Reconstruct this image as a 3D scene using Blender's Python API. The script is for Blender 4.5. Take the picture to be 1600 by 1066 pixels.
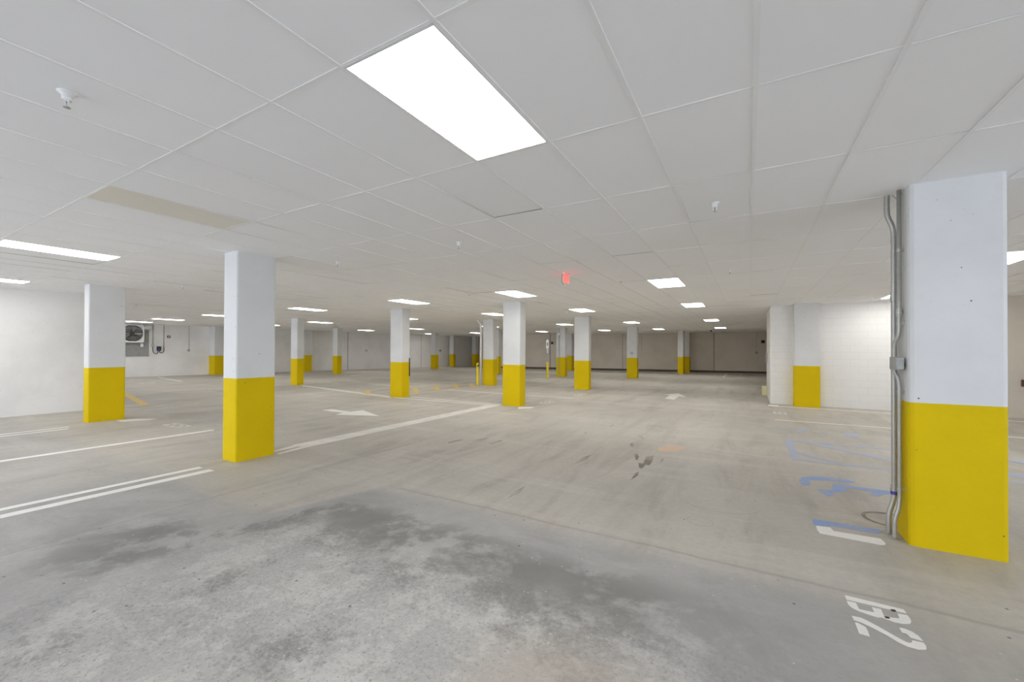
import bpy, bmesh, math, random
from mathutils import Vector, Matrix

# ---------------------------------------------------------------- camera, world, exposure
EYE = 1.651                     # eye height above the slab
CZ = 3.0882                     # underside of the ceiling tiles
GX, GY = 0.0349, 1.3926         # a crossing of the ceiling grid
TW, TL = 0.6096, 1.2192         # tile width (along X) and length (along Y)
scene = bpy.context.scene
for o in list(bpy.data.objects):
    bpy.data.objects.remove(o)
C = scene.collection

cam_d = bpy.data.cameras.new('camera')
cam = bpy.data.objects.new('camera', cam_d)
C.objects.link(cam)
R_ = Vector((0.8658538, 0.5002786, 0.004293)); U_ = Vector((0.0000626, -0.0086892, 0.9999622)); F_ = Vector((-0.5002971, 0.8658209, 0.0075549))
cam.matrix_world = Matrix(((R_[0], U_[0], -F_[0], 0), (R_[1], U_[1], -F_[1], 0), (R_[2], U_[2], -F_[2], EYE), (0, 0, 0, 1)))
cam_d.sensor_fit = 'HORIZONTAL'; cam_d.sensor_width = 36.0
cam_d.lens = 36.0 * 649.65 / 1600.0
cam_d.shift_x = -(-6.091) / 1600.0
cam_d.shift_y = (9.516) / 1600.0
cam_d.clip_start = 0.05; cam_d.clip_end = 200
scene.camera = cam

world = bpy.data.worlds.new('daylight'); scene.world = world
world.use_nodes = True
bg = world.node_tree.nodes['Background']
bg.inputs['Color'].default_value = (0.78, 0.86, 1.0, 1)
bg.inputs['Strength'].default_value = 3.4
scene.view_settings.view_transform = 'Standard'
scene.view_settings.look = 'None'
scene.view_settings.gamma = 1.0
scene.view_settings.use_curve_mapping = False
scene.view_settings.exposure = 0.65
scene.cycles.diffuse_bounces = 10
scene.cycles.max_bounces = 18
LAMP_E = 10.5

# ---------------------------------------------------------------- helpers
def tag(o, label=None, cat=None, group=None, kind=None):
    if label: o['label'] = label
    if cat: o['category'] = cat
    if group: o['group'] = group
    if kind: o['kind'] = kind
    return o

def thing(name, loc, label, cat, group=None):
    o = bpy.data.objects.new(name, None); C.objects.link(o)
    o.location = loc; o.empty_display_size = 0.1
    return tag(o, label, cat, group)

def origin_of(o):
    v = Vector((0, 0, 0))
    while o is not None:
        v = v + Vector(o.location); o = o.parent
    return v

def link(name, bm, mats, parent=None, loc=(0, 0, 0), smooth=False, recalc=True):
    """world-space bmesh -> one mesh object whose origin is at LOC (or at its parent's)"""
    off = origin_of(parent) if parent is not None else Vector(loc)
    if recalc: bmesh.ops.recalc_face_normals(bm, faces=bm.faces)
    bmesh.ops.translate(bm, verts=bm.verts, vec=-off)
    me = bpy.data.meshes.new(name); bm.to_mesh(me); bm.free()
    for m in (mats if isinstance(mats, (list, tuple)) else [mats]): me.materials.append(m)
    if smooth:
        for p in me.polygons: p.use_smooth = True
    o = bpy.data.objects.new(name, me); C.objects.link(o)
    if parent is not None: o.parent = parent
    else: o.location = off
    return o

def box(bm, x0, x1, y0, y1, z0, z1, bev=0.0, seg=1, vertical=False):
    r = bmesh.ops.create_cube(bm, size=1.0)
    vs = r['verts']
    for v in vs:
        v.co = Vector((x0 if v.co.x < 0 else x1, y0 if v.co.y < 0 else y1, z0 if v.co.z < 0 else z1))
    if bev > 0:
        es = list({e for v in vs for e in v.link_edges})
        if vertical: es = [e for e in es if abs(e.verts[0].co.z - e.verts[1].co.z) > 1e-6]
        bmesh.ops.bevel(bm, geom=es, offset=bev, segments=seg, affect='EDGES', profile=0.5)
    return vs

def obox(bm, c, ax, ay, az, hx, hy, hz):
    """box about C with half sizes along the unit axes AX, AY, AZ"""
    c = Vector(c); ax = Vector(ax); ay = Vector(ay); az = Vector(az)
    vs = [bm.verts.new(c + ax*(sx*hx) + ay*(sy*hy) + az*(sz*hz)) for sx in (-1, 1) for sy in (-1, 1) for sz in (-1, 1)]
    for q in ((0, 1, 3, 2), (4, 6, 7, 5), (0, 4, 5, 1), (2, 3, 7, 6), (0, 2, 6, 4), (1, 5, 7, 3)):
        bm.faces.new([vs[i] for i in q])

def tube(bm, pts, r, n=12, cap=True):
    pts = [Vector(p) for p in pts]
    rings = []
    up = None
    for i, p in enumerate(pts):
        a = pts[max(0, i-1)]; b = pts[min(len(pts)-1, i+1)]
        t = (b - a).normalized()
        if up is None:
            up = Vector((1, 0, 0)) if abs(t.x) < 0.9 else Vector((0, 1, 0))
        u = (up - t*up.dot(t)).normalized(); w = t.cross(u); up = u
        rr = r[i] if isinstance(r, (list, tuple)) else r
        rings.append([bm.verts.new(p + u*(rr*math.cos(2*math.pi*k/n)) + w*(rr*math.sin(2*math.pi*k/n))) for k in range(n)])
    for a, b in zip(rings, rings[1:]):
        for k in range(n):
            bm.faces.new((a[k], a[(k+1) % n], b[(k+1) % n], b[k]))
    if cap:
        bm.faces.new(rings[0][::-1]); bm.faces.new(rings[-1])

def smooth_path(pts, n=6):
    """Catmull-Rom through the points"""
    P = [Vector(p) for p in pts]; out = []
    for i in range(len(P)-1):
        a = P[max(0, i-1)]; b = P[i]; c = P[i+1]; d = P[min(len(P)-1, i+2)]
        for k in range(n):
            t = k/n
            out.append(0.5*((2*b) + (c-a)*t + (2*a-5*b+4*c-d)*t*t + (3*b-a-3*c+d)*t*t*t))
    out.append(P[-1])
    return out

def lathe(bm, prof, c, axis='z', n=20, flip=1):
    """profile [(radius, height)] turned about a vertical (or X-ward) axis through C"""
    c = Vector(c); rings = []
    for r, h in prof:
        ring = []
        for k in range(n):
            a = 2*math.pi*k/n
            if axis == 'z': v = Vector((r*math.cos(a), r*math.sin(a), h*flip))
            elif axis == 'x': v = Vector((h*flip, r*math.cos(a), r*math.sin(a)))
            else: v = Vector((r*math.cos(a), h*flip, r*math.sin(a)))
            ring.append(bm.verts.new(c + v))
        rings.append(ring)
    for a, b in zip(rings, rings[1:]):
        for k in range(n): bm.faces.new((a[k], a[(k+1) % n], b[(k+1) % n], b[k]))
    bm.faces.new(rings[0]); bm.faces.new(rings[-1][::-1])

def quad_wall(bm, a, b, z0, z1, t, side=1):
    """wall slab from A to B (x, y), thickness T on the left of A->B when SIDE is 1"""
    a = Vector((a[0], a[1], 0)); b = Vector((b[0], b[1], 0))
    d = (b-a).normalized(); nrm = Vector((-d.y, d.x, 0))*side
    c = (a+b)/2 + nrm*(t/2) + Vector((0, 0, (z0+z1)/2))
    obox(bm, c, d, nrm, (0, 0, 1), (b-a).length/2, t/2, (z1-z0)/2)

# ---------------------------------------------------------------- materials
class NT:
    def __init__(s, name):
        s.m = bpy.data.materials.new(name); s.m.use_nodes = True
        s.t = s.m.node_tree; s.b = s.t.nodes['Principled BSDF']
    def n(s, kind, **kw):
        x = s.t.nodes.new(kind)
        for k, v in kw.items():
            if hasattr(x, k): setattr(x, k, v)
        return x
    def l(s, a, b): s.t.links.new(a, b)
    def val(s, sock, v):
        if isinstance(v, (int, float, tuple, list)): sock.default_value = v
        else: s.l(v, sock)
    def pos(s): return s.n('ShaderNodeNewGeometry').outputs['Position']
    def mapping(s, vec, scale=(1, 1, 1), loc=(0, 0, 0), rot=(0, 0, 0)):
        x = s.n('ShaderNodeMapping'); s.l(vec, x.inputs['Vector'])
        x.inputs['Scale'].default_value = scale; x.inputs['Location'].default_value = loc; x.inputs['Rotation'].default_value = rot
        return x.outputs['Vector']
    def noise(s, vec, scale, detail=4, rough=0.55, dist=0.0):
        x = s.n('ShaderNodeTexNoise'); s.l(vec, x.inputs['Vector'])
        x.inputs['Scale'].default_value = scale; x.inputs['Detail'].default_value = detail
        x.inputs['Roughness'].default_value = rough; x.inputs['Distortion'].default_value = dist
        return x.outputs['Fac']
    def voro(s, vec, scale, out='Distance', feature='F1', rnd=1.0):
        x = s.n('ShaderNodeTexVoronoi', feature=feature); s.l(vec, x.inputs['Vector'])
        x.inputs['Scale'].default_value = scale; x.inputs['Randomness'].default_value = rnd
        return x.outputs[out]
    def voro2(s, vec, scale):
        x = s.n('ShaderNodeTexVoronoi', voronoi_dimensions='2D'); s.l(vec, x.inputs['Vector'])
        x.inputs['Scale'].default_value = scale
        return x.outputs['Distance']
    def ramp(s, fac, *stops):
        x = s.n('ShaderNodeValToRGB'); s.l(fac, x.inputs['Fac'])
        e = x.color_ramp.elements
        while len(e) < len(stops): e.new(0.5)
        for i, (p, c) in enumerate(stops):
            e[i].position = p; e[i].color = (c, c, c, 1) if isinstance(c, (int, float)) else (*c, 1)
        return x.outputs['Color']
    def mr(s, v, a, b, c=0.0, d=1.0, smooth=True):
        x = s.n('ShaderNodeMapRange'); x.interpolation_type = 'SMOOTHSTEP' if smooth else 'LINEAR'
        s.val(x.inputs[0], v)
        for i, q in enumerate((a, b, c, d)): s.val(x.inputs[1+i], q)
        return x.outputs[0]
    def math(s, op, a, b=0.0, clamp=False):
        x = s.n('ShaderNodeMath', operation=op); x.use_clamp = clamp
        s.val(x.inputs[0], a); s.val(x.inputs[1], b)
        return x.outputs[0]
    def mix(s, fac, a, b, blend='MIX'):
        x = s.n('ShaderNodeMix', data_type='RGBA', blend_type=blend)
        s.val(x.inputs[0], fac)
        for sock, v in ((x.inputs[6], a), (x.inputs[7], b)):
            if isinstance(v, tuple) and len(v) == 3: v = (*v, 1)
            s.val(sock, v)
        return x.outputs[2]
    def bump(s, h, strength=0.2, dist=0.01):
        x = s.n('ShaderNodeBump'); s.l(h, x.inputs['Height'])
        x.inputs['Strength'].default_value = strength; x.inputs['Distance'].default_value = dist
        s.l(x.outputs['Normal'], s.b.inputs['Normal'])
    def sep(s, v):
        x = s.n('ShaderNodeSeparateXYZ'); s.l(v, x.inputs[0]); return x.outputs
    def comb(s, a, b, c):
        x = s.n('ShaderNodeCombineXYZ')
        for i, q in enumerate((a, b, c)): s.val(x.inputs[i], q)
        return x.outputs[0]
    def set(s, **kw):
        for k, v in kw.items():
            k = k.replace('_', ' ')
            if isinstance(v, tuple) and len(v) == 3: v = (*v, 1)
            s.val(s.b.inputs[k], v)
        return s.m

def plain(name, col, rough=0.5, metal=0.0, var=0.08, scale=20):
    t = NT(name); n = t.noise(t.pos(), scale, 3)
    lo = tuple(c*(1-var) for c in col); hi = tuple(min(1, c*(1+var)) for c in col)
    return t.set(Base_Color=t.mix(n, lo, hi), Roughness=rough, Metallic=metal)

def wall_paint(name, col, holes=1.0, rough=0.6, dirt=0.12, tint=(0.55, 0.5, 0.42), spec=0.4):
    """painted cast concrete: trowel unevenness, pin holes, scuffs"""
    t = NT(name); P = t.pos()
    big = t.noise(P, 0.7, 5, 0.6); fine = t.noise(P, 9, 4, 0.6)
    c = t.mix(t.mr(big, 0.35, 0.75), col, tuple(a*(1-dirt) for a in col))
    c = t.mix(t.math('MULTIPLY', t.mr(fine, 0.55, 0.8), dirt), c, tint)
    d = t.voro(P, 7.0); g = t.noise(P, 1.6, 2)
    hole = t.math('MULTIPLY', t.mr(d, 0.035, 0.062, 1, 0), t.mr(g, 0.45, 0.50))
    d2 = t.voro(P, 16.0); hole2 = t.math('MULTIPLY', t.mr(d2, 0.04, 0.075, 0.8, 0), t.mr(g, 0.55, 0.60))
    hole = t.math('MULTIPLY', t.math('MAXIMUM', hole, hole2), holes)
    c = t.mix(hole, c, (0.05, 0.045, 0.03))
    h = t.math('SUBTRACT', t.math('ADD', t.math('MULTIPLY', fine, 0.4), big), t.math('MULTIPLY', hole, 1.5))
    t.bump(h, 0.25, 0.008)
    return t.set(Base_Color=c, Roughness=rough, Specular_IOR_Level=spec)

M = {}
M['white'] = wall_paint('white_column_paint', (0.70, 0.705, 0.70))
M['yellow'] = wall_paint('yellow_column_paint', (0.70, 0.505, 0.001), 0.8, 0.65, 0.10, (0.45, 0.36, 0.01), 0.15)
M['wall'] = wall_paint('white_wall_paint', (0.80, 0.79, 0.775), 0.5, 0.65, 0.12)
M['tan'] = wall_paint('unpainted_tan_wall', (0.72, 0.66, 0.57), 0.3, 0.7, 0.12)
M['lamp_frame'] = plain('lamp_frame_white', (0.74, 0.74, 0.74), 0.4)
M['bar'] = plain('ceiling_grid_white', (0.88, 0.88, 0.875), 0.4, 0, 0.03)
M['bezel'] = plain('white_plastic', (0.8, 0.8, 0.79), 0.35, 0, 0.03)
M['steel'] = plain('galvanized_steel', (0.46, 0.455, 0.43), 0.45, 0.6, 0.15, 30)
M['box_steel'] = plain('grey_box_metal', (0.42, 0.42, 0.41), 0.45, 0.3, 0.1, 30)
M['black'] = plain('black_plastic', (0.02, 0.02, 0.022), 0.4)
M['dark'] = plain('dark_gap', (0.05, 0.045, 0.04), 0.9)
M['red'] = plain('red_plastic', (0.35, 0.02, 0.02), 0.35)
M['darkred'] = plain('dark_red_plastic', (0.09, 0.02, 0.02), 0.35)
M['grey'] = plain('grey_concrete_panel', (0.30, 0.30, 0.29), 0.8, 0, 0.2, 5)
M['bollard'] = plain('yellow_gloss_paint', (0.80, 0.62, 0.01), 0.35, 0, 0.06)
M['pvc'] = plain('white_wrapped_pipe', (0.72, 0.70, 0.68), 0.5, 0, 0.15, 14)
M['blue_label'] = plain('blue_label', (0.08, 0.06, 0.35), 0.5)
M['deck'] = plain('raw_concrete', (0.3, 0.29, 0.28), 0.9)
M['cream'] = plain('yellowed_diffuser', (0.80, 0.765, 0.68), 0.45, 0, 0.03)

t = NT('lit_diffuser')
M['lit'] = t.set(Base_Color=(0.9, 0.9, 0.9), Emission_Color=(1.0, 0.985, 0.95), Emission_Strength=LAMP_E)
t = NT('exit_red_light')
M['exit'] = t.set(Base_Color=(0.6, 0.02, 0.02), Emission_Color=(1.0, 0.06, 0.05), Emission_Strength=2.2)
t = NT('exit_panel')
M['exit_panel'] = t.set(Base_Color=(0.95, 0.35, 0.33), Roughness=0.2, Transmission_Weight=0.35, Emission_Color=(1.0, 0.12, 0.10), Emission_Strength=0.45)

# ceiling tile: faint fissures
t = NT('ceiling_tile'); P = t.pos()
nz = t.noise(P, 55, 4, 0.6); bigc = t.noise(P, 0.45, 3)
cell = t.n('ShaderNodeTexWhiteNoise', noise_dimensions='2D')
sx = t.sep(P)
fx = t.math('FLOOR', t.math('DIVIDE', t.math('SUBTRACT', sx[0], GX), TW))
fy = t.math('FLOOR', t.math('DIVIDE', t.math('SUBTRACT', sx[1], GY), TL))
t.l(t.comb(fx, fy, 0.0), cell.inputs['Vector'])
c = t.mix(t.math('MULTIPLY', cell.outputs['Value'], 0.5), (0.93, 0.93, 0.935), (0.905, 0.905, 0.905))
c = t.mix(t.math('MULTIPLY', t.mr(bigc, 0.4, 0.8), 0.3), c, (0.87, 0.865, 0.855))
t.bump(nz, 0.12, 0.003)
M['tile'] = t.set(Base_Color=c, Roughness=0.85)

# painted concrete block, running bond, on faces looking along Y or X
def block(name, col):
    t = NT(name); P = t.pos(); q = t.sep(P)
    v = t.comb(t.math('ADD', q[0], q[1]), q[2], 0.0)
    b = t.n('ShaderNodeTexBrick'); t.l(v, b.inputs['Vector'])
    b.inputs['Scale'].default_value = 1.0; b.inputs['Brick Width'].default_value = 0.406; b.inputs['Row Height'].default_value = 0.203
    b.inputs['Mortar Size'].default_value = 0.006; b.inputs['Mortar Smooth'].default_value = 0.4
    b.inputs['Color1'].default_value = (1, 1, 1, 1); b.inputs['Color2'].default_value = (0.9, 0.9, 0.9, 1); b.inputs['Mortar'].default_value = (0, 0, 0, 1)
    fine = t.noise(P, 25, 4, 0.6); big = t.noise(P, 0.8, 4)
    c = t.mix(t.math('MULTIPLY', b.outputs['Fac'], 0.35), col, tuple(a*0.72 for a in col))
    c = t.mix(t.math('MULTIPLY', t.mr(big, 0.4, 0.75), 0.10), c, (0.5, 0.47, 0.42))
    t.bump(t.math('SUBTRACT', t.math('MULTIPLY', fine, 0.25), t.math('MULTIPLY', b.outputs['Fac'], 1.0)), 0.35, 0.008)
    return t.set(Base_Color=c, Roughness=0.6)
M['block'] = block('painted_block_wall', (0.80, 0.79, 0.77))

# floor slab
def concrete():
    t = NT('worn_concrete_floor'); P = t.pos(); q = t.sep(P)
    X, Y = q[0], q[1]
    n_big = t.noise(P, 0.28, 5, 0.6, 0.4)
    n_mid = t.noise(P, 1.1, 6, 0.62, 0.6)
    n_str = t.noise(t.mapping(P, (1.6, 0.35, 1), rot=(0, 0, 0.25)), 1.3, 6, 0.65, 0.5)
    n_str2 = t.noise(t.mapping(P, (0.35, 1.6, 1), rot=(0, 0, 0.1)), 1.1, 6, 0.65, 0.3)
    n_fine = t.noise(P, 16, 6, 0.7, 0.3)
    n_grit = t.noise(P, 70, 3, 0.7)
    beige = t.mix(t.mr(n_big, 0.35, 0.7), (0.540, 0.505, 0.445), (0.472, 0.448, 0.402))
    beige = t.mix(t.mr(n_str, 0.45, 0.75), beige, (0.380, 0.352, 0.310))
    beige = t.mix(t.math('MULTIPLY', t.mr(n_str2, 0.5, 0.72), 0.6), beige, (0.60, 0.57, 0.515))
    trk = t.noise(t.mapping(P, (1.9, 0.16, 1), rot=(0, 0, -0.12)), 1.0, 5, 0.6, 0.8)
    beige = t.mix(t.math('MULTIPLY', t.mr(trk, 0.50, 0.70), 0.45), beige, (0.372, 0.346, 0.306))
    trk2 = t.noise(t.mapping(P, (0.16, 1.5, 1), rot=(0, 0, 0.2), loc=(4, 2, 0)), 1.0, 6, 0.65, 0.8)
    beige = t.mix(t.math('MULTIPLY', t.mr(trk2, 0.52, 0.72), 0.45), beige, (0.64, 0.60, 0.545))
    # the nearer pour, greyer, on this side of the joint at y = 3.65
    wob = t.math('MULTIPLY', t.math('SUBTRACT', n_mid, 0.5), 0.5)
    dip = t.mr(X, -4.25, -3.75, 1.2, 0.0)      # the joint steps toward the viewer left of the middle
    yb_ = t.math('ADD', Y, dip)
    yy = t.math('ADD', yb_, wob)
    near = t.mr(t.math('ADD', yy, t.math('MULTIPLY', X, 0.02)), 3.30, 3.72, 1, 0)
    near = t.math('MULTIPLY', near, t.mr(X, -7.5, -5.8, 0.55, 1))
    near = t.math('MULTIPLY', near, t.mr(t.math('ADD', X, t.math('MULTIPLY', wob, 2.0)), 0.2, 1.3, 1, 0.25))
    grey = t.mix(t.mr(n_mid, 0.3, 0.7), (0.42, 0.412, 0.40), (0.335, 0.33, 0.322))
    grey = t.mix(t.math('MULTIPLY', t.mr(n_str2, 0.5, 0.7), 0.5), grey, (0.50, 0.49, 0.475))
    c = t.mix(near, beige, grey)
    # dark damp-looking band just this side of the joint
    n_w = t.noise(P, 1.3, 8, 0.72, 0.25)
    band = t.math('MULTIPLY', t.mr(yy, 1.9, 2.5, 0, 1), t.mr(yy, 2.9, 3.3, 1, 0))
    band = t.math('MULTIPLY', band, t.mr(X, -5.6, -4.6, 0, 1))
    band = t.math('MULTIPLY', band, t.mr(X, -0.9, 0.3, 1, 0.15))
    band = t.math('MULTIPLY', band, t.mr(n_w, 0.40, 0.54))
    c = t.mix(t.math('MULTIPLY', band, 0.75), c, (0.150, 0.148, 0.140))
    # scaled, pitted surface in front of the band
    scal = t.math('MULTIPLY', t.mr(t.math('ADD', yy, wob), 2.2, 2.75, 1, 0), t.mr(X, -4.6, -3.2, 0, 1))
    scal = t.math('MULTIPLY', scal, t.mr(X, -0.6, 0.6, 1, 0.3))
    pale = t.mr(t.noise(P, 2.4, 10, 0.78, 0.15), 0.47, 0.58)
    c = t.mix(t.math('MULTIPLY', t.math('MULTIPLY', scal, pale), 0.75), c, (0.56, 0.545, 0.52))
    drk = t.mr(t.noise(t.mapping(P, (1, 1, 1), loc=(7, 3, 0)), 1.5, 10, 0.78, 0.2), 0.53, 0.64)
    c = t.mix(t.math('MULTIPLY', t.math('MULTIPLY', scal, drk), 0.75), c, (0.17, 0.168, 0.16))
    grit = t.mr(t.noise(P, 30, 6, 0.85), 0.42, 0.62)
    c = t.mix(t.math('MULTIPLY', t.math('MULTIPLY', scal, grit), 0.45), c, (0.56, 0.55, 0.53))
    pit = t.mr(t.noise(P, 42, 5, 0.8, 0.5), 0.52, 0.66)
    c = t.mix(t.math('MULTIPLY', t.math('MULTIPLY', t.math('ADD', scal, t.math('MULTIPLY', near, 0.25)), pit), 0.55), c, (0.16, 0.155, 0.145))
    # rust-tinted patch close to the viewer
    dx = t.math('SUBTRACT', X, -0.75); dy = t.math('SUBTRACT', Y, 1.75)
    rr = t.math('SQRT', t.math('ADD', t.math('MULTIPLY', dx, dx), t.math('MULTIPLY', dy, dy)))
    tanp = t.mr(t.math('ADD', rr, wob), 0.25, 0.75, 1, 0)
    c = t.mix(t.math('MULTIPLY', tanp, 0.5), c, (0.46, 0.395, 0.32))
    # control joint, softly filled, and a second one crossing at the left
    def line(d, w, amt, cc, col):
        return t.mix(t.math('MULTIPLY', t.mr(t.math('ABSOLUTE', d), w*0.3, w, 1, 0), amt), cc, col)
    jy = t.math('SUBTRACT', t.math('ADD', Y, t.math('MULTIPLY', t.math('SUBTRACT', t.noise(P, 2.0, 3), 0.5), 0.07)), 3.66)
    jm = t.mr(X, -4.0, -3.6)
    c = line(t.math('ADD', jy, t.math('MULTIPLY', t.math('SUBTRACT', 1.0, jm), 9.0)), 0.03, 0.4, c, (0.26, 0.245, 0.22))
    jy2 = t.math('SUBTRACT', t.math('ADD', Y, t.math('MULTIPLY', t.math('SUBTRACT', t.noise(P, 1.5, 3), 0.5), 0.10)), 3.78)
    c = line(t.math('ADD', jy2, t.math('MULTIPLY', t.math('SUBTRACT', 1.0, jm), 9.0)), 0.07, 0.35, c, (0.56, 0.52, 0.46))
    jx = t.math('SUBTRACT', t.math('ADD', X, t.math('MULTIPLY', t.math('SUBTRACT', t.noise(P, 1.7, 3), 0.5), 0.08)), -5.15)
    c = line(jx, 0.03, 0.25, c, (0.24, 0.225, 0.2))
    # specks, drips
    s1 = t.math('MULTIPLY', t.mr(t.voro2(P, 2.3), 0.012, 0.028, 1, 0), t.mr(t.noise(P, 0.9, 2), 0.52, 0.56))
    c = t.mix(t.math('MULTIPLY', s1, 0.85), c, (0.05, 0.045, 0.04))
    s2 = t.math('MULTIPLY', t.mr(t.voro2(t.mapping(P, loc=(3, 5, 0)), 5.3), 0.015, 0.04, 1, 0), t.mr(t.noise(P, 1.1, 2), 0.52, 0.58))
    c = t.mix(t.math('MULTIPLY', s2, 0.7), c, (0.72, 0.70, 0.67))
    c = t.mix(t.mr(n_fine, 0.3, 0.75, 0, 0.22), c, (0.26, 0.245, 0.225))
    h = t.math('ADD', t.math('MULTIPLY', n_grit, 0.3), t.math('MULTIPLY', n_fine, 0.8))
    t.bump(h, 0.22, 0.004)
    rough = t.mr(n_mid, 0.3, 0.7, 0.50, 0.70)
    return t.set(Base_Color=c, Roughness=rough), c
M['floor'], _ = concrete()

def road_paint(name, col, wear=0.3, base=(0.48, 0.44, 0.395)):
    t = NT(name); P = t.pos()
    a = t.noise(P, 3.0, 6, 0.7, 0.6); b = t.noise(P, 28, 5, 0.7)
    w = t.math('MULTIPLY', t.mr(t.math('ADD', t.math('MULTIPLY', a, 0.6), t.math('MULTIPLY', b, 0.4)), 0.40, 0.62), wear)
    return t.set(Base_Color=t.mix(w, col, base), Roughness=0.55)
M['pw'] = road_paint('white_line_paint', (0.86, 0.845, 0.815), 0.12)
M['pwf'] = road_paint('worn_white_line_paint', (0.80, 0.78, 0.74), 0.4)
M['pf'] = road_paint('faded_line_paint', (0.78, 0.75, 0.70), 0.45)
M['py'] = road_paint('yellow_line_paint', (0.74, 0.52, 0.12), 0.3)
M['pyf'] = road_paint('faded_yellow_line_paint', (0.76, 0.66, 0.42), 0.45)
M['pb'] = road_paint('blue_marking_paint', (0.24, 0.35, 0.64), 0.45)
M['pbf'] = road_paint('faded_blue_marking_paint', (0.38, 0.45, 0.64), 0.75)
M['po'] = road_paint('faded_orange_paint', (0.66, 0.45, 0.28), 0.6)
M['stain'] = road_paint('brown_stain', (0.13, 0.105, 0.08), 0.6)
M['mark'] = road_paint('faint_dark_mark', (0.25, 0.225, 0.195), 0.75)

# ================================================================ the setting
def struct(name, bm, m, loc=(0, 0, 0), **k):
    return tag(link(name, bm, m, loc=loc, **k), kind='structure')

LEFTX = -15.35
FW = [(-34.51, -8.0), (-25.55, 36.6)]                # the long wall with the fan
def fw_at(y): return FW[0][0] + (FW[1][0]-FW[0][0])*(y-FW[0][1])/(FW[1][1]-FW[0][1])
fwd = (Vector(FW[1])-Vector(FW[0])).normalized()    # along it
fwn = Vector((fwd.y, -fwd.x))                       # out of it, into the room
BW = [(-21.0, 32.84), (3.2, 36.67)]                # the dark back wall
bwd = (Vector(BW[1])-Vector(BW[0])).normalized(); bwn = Vector((bwd.y, -bwd.x))
def bw_at(x): return BW[0][1] + (x-BW[0][0])*(BW[1][1]-BW[0][1])/(BW[1][0]-BW[0][0])

bm = bmesh.new()
vs = [bm.verts.new((x, y, 0)) for x, y in ((-35, -8), (9.6, -8), (9.6, 39), (-35, 39))]
bm.faces.new(vs)
floor = struct('floor', bm, M['floor'])

bm = bmesh.new(); box(bm, LEFTX-0.25, LEFTX, -8, 4.3, 0, 3.5); struct('wall_left', bm, M['wall'])
bm = bmesh.new(); box(bm, -3.0, 9.6, -8.25, -8.0, 0, 3.5); struct('wall_rear_blocker', bm, M['wall'])  # unseen wall, added to keep rear daylight off the nearest column
bm = bmesh.new(); quad_wall(bm, FW[0], FW[1], 0, 3.5, 0.25, 1); wall_fan = struct('wall_far_left', bm, M['wall'])
bm = bmesh.new(); quad_wall(bm, (-26.5, 36.6), (-21.0, 36.6), 0, 3.5, 0.25, 1); quad_wall(bm, (-21.0, 36.6), (-21.0, 32.84), 0, 3.5, 0.25, 1); struct('wall_back_left', bm, M['tan'])
bm = bmesh.new(); quad_wall(bm, BW[0], BW[1], 0, 3.5, 0.25, 1); struct('wall_back', bm, M['tan'])
bm = bmesh.new(); quad_wall(bm, (3.2, 18.4), (3.2, 37.0), 0, 3.5, 0.25, -1); struct('wall_back_right', bm, M['tan'])
# block wall: the front face, and the short end that turns away from the viewer
bm = bmesh.new(); box(bm, 0.60, 4.9, 15.50, 18.60, 0, 3.5, 0.02, 1, True); struct('wall_block', bm, M['block'])
bm = bmesh.new(); box(bm, 4.9, 9.6, 15.50, 15.70, 0, 3.5); struct('wall_front_right', bm, M['tan'])
bm = bmesh.new(); quad_wall(bm, (9.4, 3.5), (9.4, 15.6), 0, 3.5, 0.2, -1); struct('wall_right', bm, M['wall'])

# dark strip that paints the shadow along the foot of the back wall
bm = bmesh.new(); quad_wall(bm, (BW[0][0], BW[0][1]-0.012), (BW[1][0], BW[1][1]-0.012), 0, 0.15, 0.012, 1); struct('shade_strip_back', bm, plain('wall_foot_shade', (0.10, 0.09, 0.075), 0.8, 0, 0.3, 3))

# wall joints
def wall_joint(n, A, d, nrm, s, w, m):
    bm = bmesh.new(); p = Vector((A[0]+d.x*s+nrm.x*0.004, A[1]+d.y*s+nrm.y*0.004, CZ/2))
    obox(bm, p, (d.x, d.y, 0), (nrm.x, nrm.y, 0), (0, 0, 1), w, 0.006, CZ/2); return struct('trim_%d' % n, bm, m)
L_fw = (Vector(FW[1])-Vector(FW[0])).length
wall_joint(1, FW[0], fwd, fwn, (22.85+8.0)/fwd.y, 0.014, M['dark'])
wall_joint(2, FW[0], fwd, fwn, (30.03+8.0)/fwd.y, 0.015, M['grey'])
wall_joint(3, BW[0], bwd, bwn, (-9.06+21.0)/bwd.x, 0.02, plain('joint_shade', (0.35, 0.32, 0.28), 0.8))
wall_joint(4, BW[0], bwd, bwn, (-2.3+21.0)/bwd.x, 0.016, M['dark'])
wall_joint(5, BW[0], bwd, bwn, (-15.2+21.0)/bwd.x, 0.02, M['dark'])

# ---------------------------------------------------------------- ceiling: tiles, grid, deck above
lamp_cells = {}
rowY = [0, 6, 10, 16, 22]
for k in (2, 8, 14, 22, 32, 40):
    for j in rowY:
        if j == 0 and k > 22: continue
        lamp_cells[(k, j)] = 'lit'
for j in (6, 10): lamp_cells[(-6, j)] = 'lit'
lamp_cells[(-12, 6)] = 'lit'  # out of view, added for its light
for k in (30, 38, 46): lamp_cells[(k, 0)] = 'lit'; lamp_cells[(k, -4)] = 'lit'  # unseen lamps behind the left wall, added to brighten the fan wall
lamp_cells[(46, 6)] = 'lit'
for k in (2, 8, 14, 22): lamp_cells[(k, -4)] = 'lit'  # unseen row behind the viewer, added for its light
lamp_cells[(8, 0)] = 'off'
def cell(k, j):   # k grows to the left (-X), j away from the viewer
    return GX-(k+1)*TW, GX-k*TW, GY+j*TL, GY+(j+1)*TL

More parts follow.
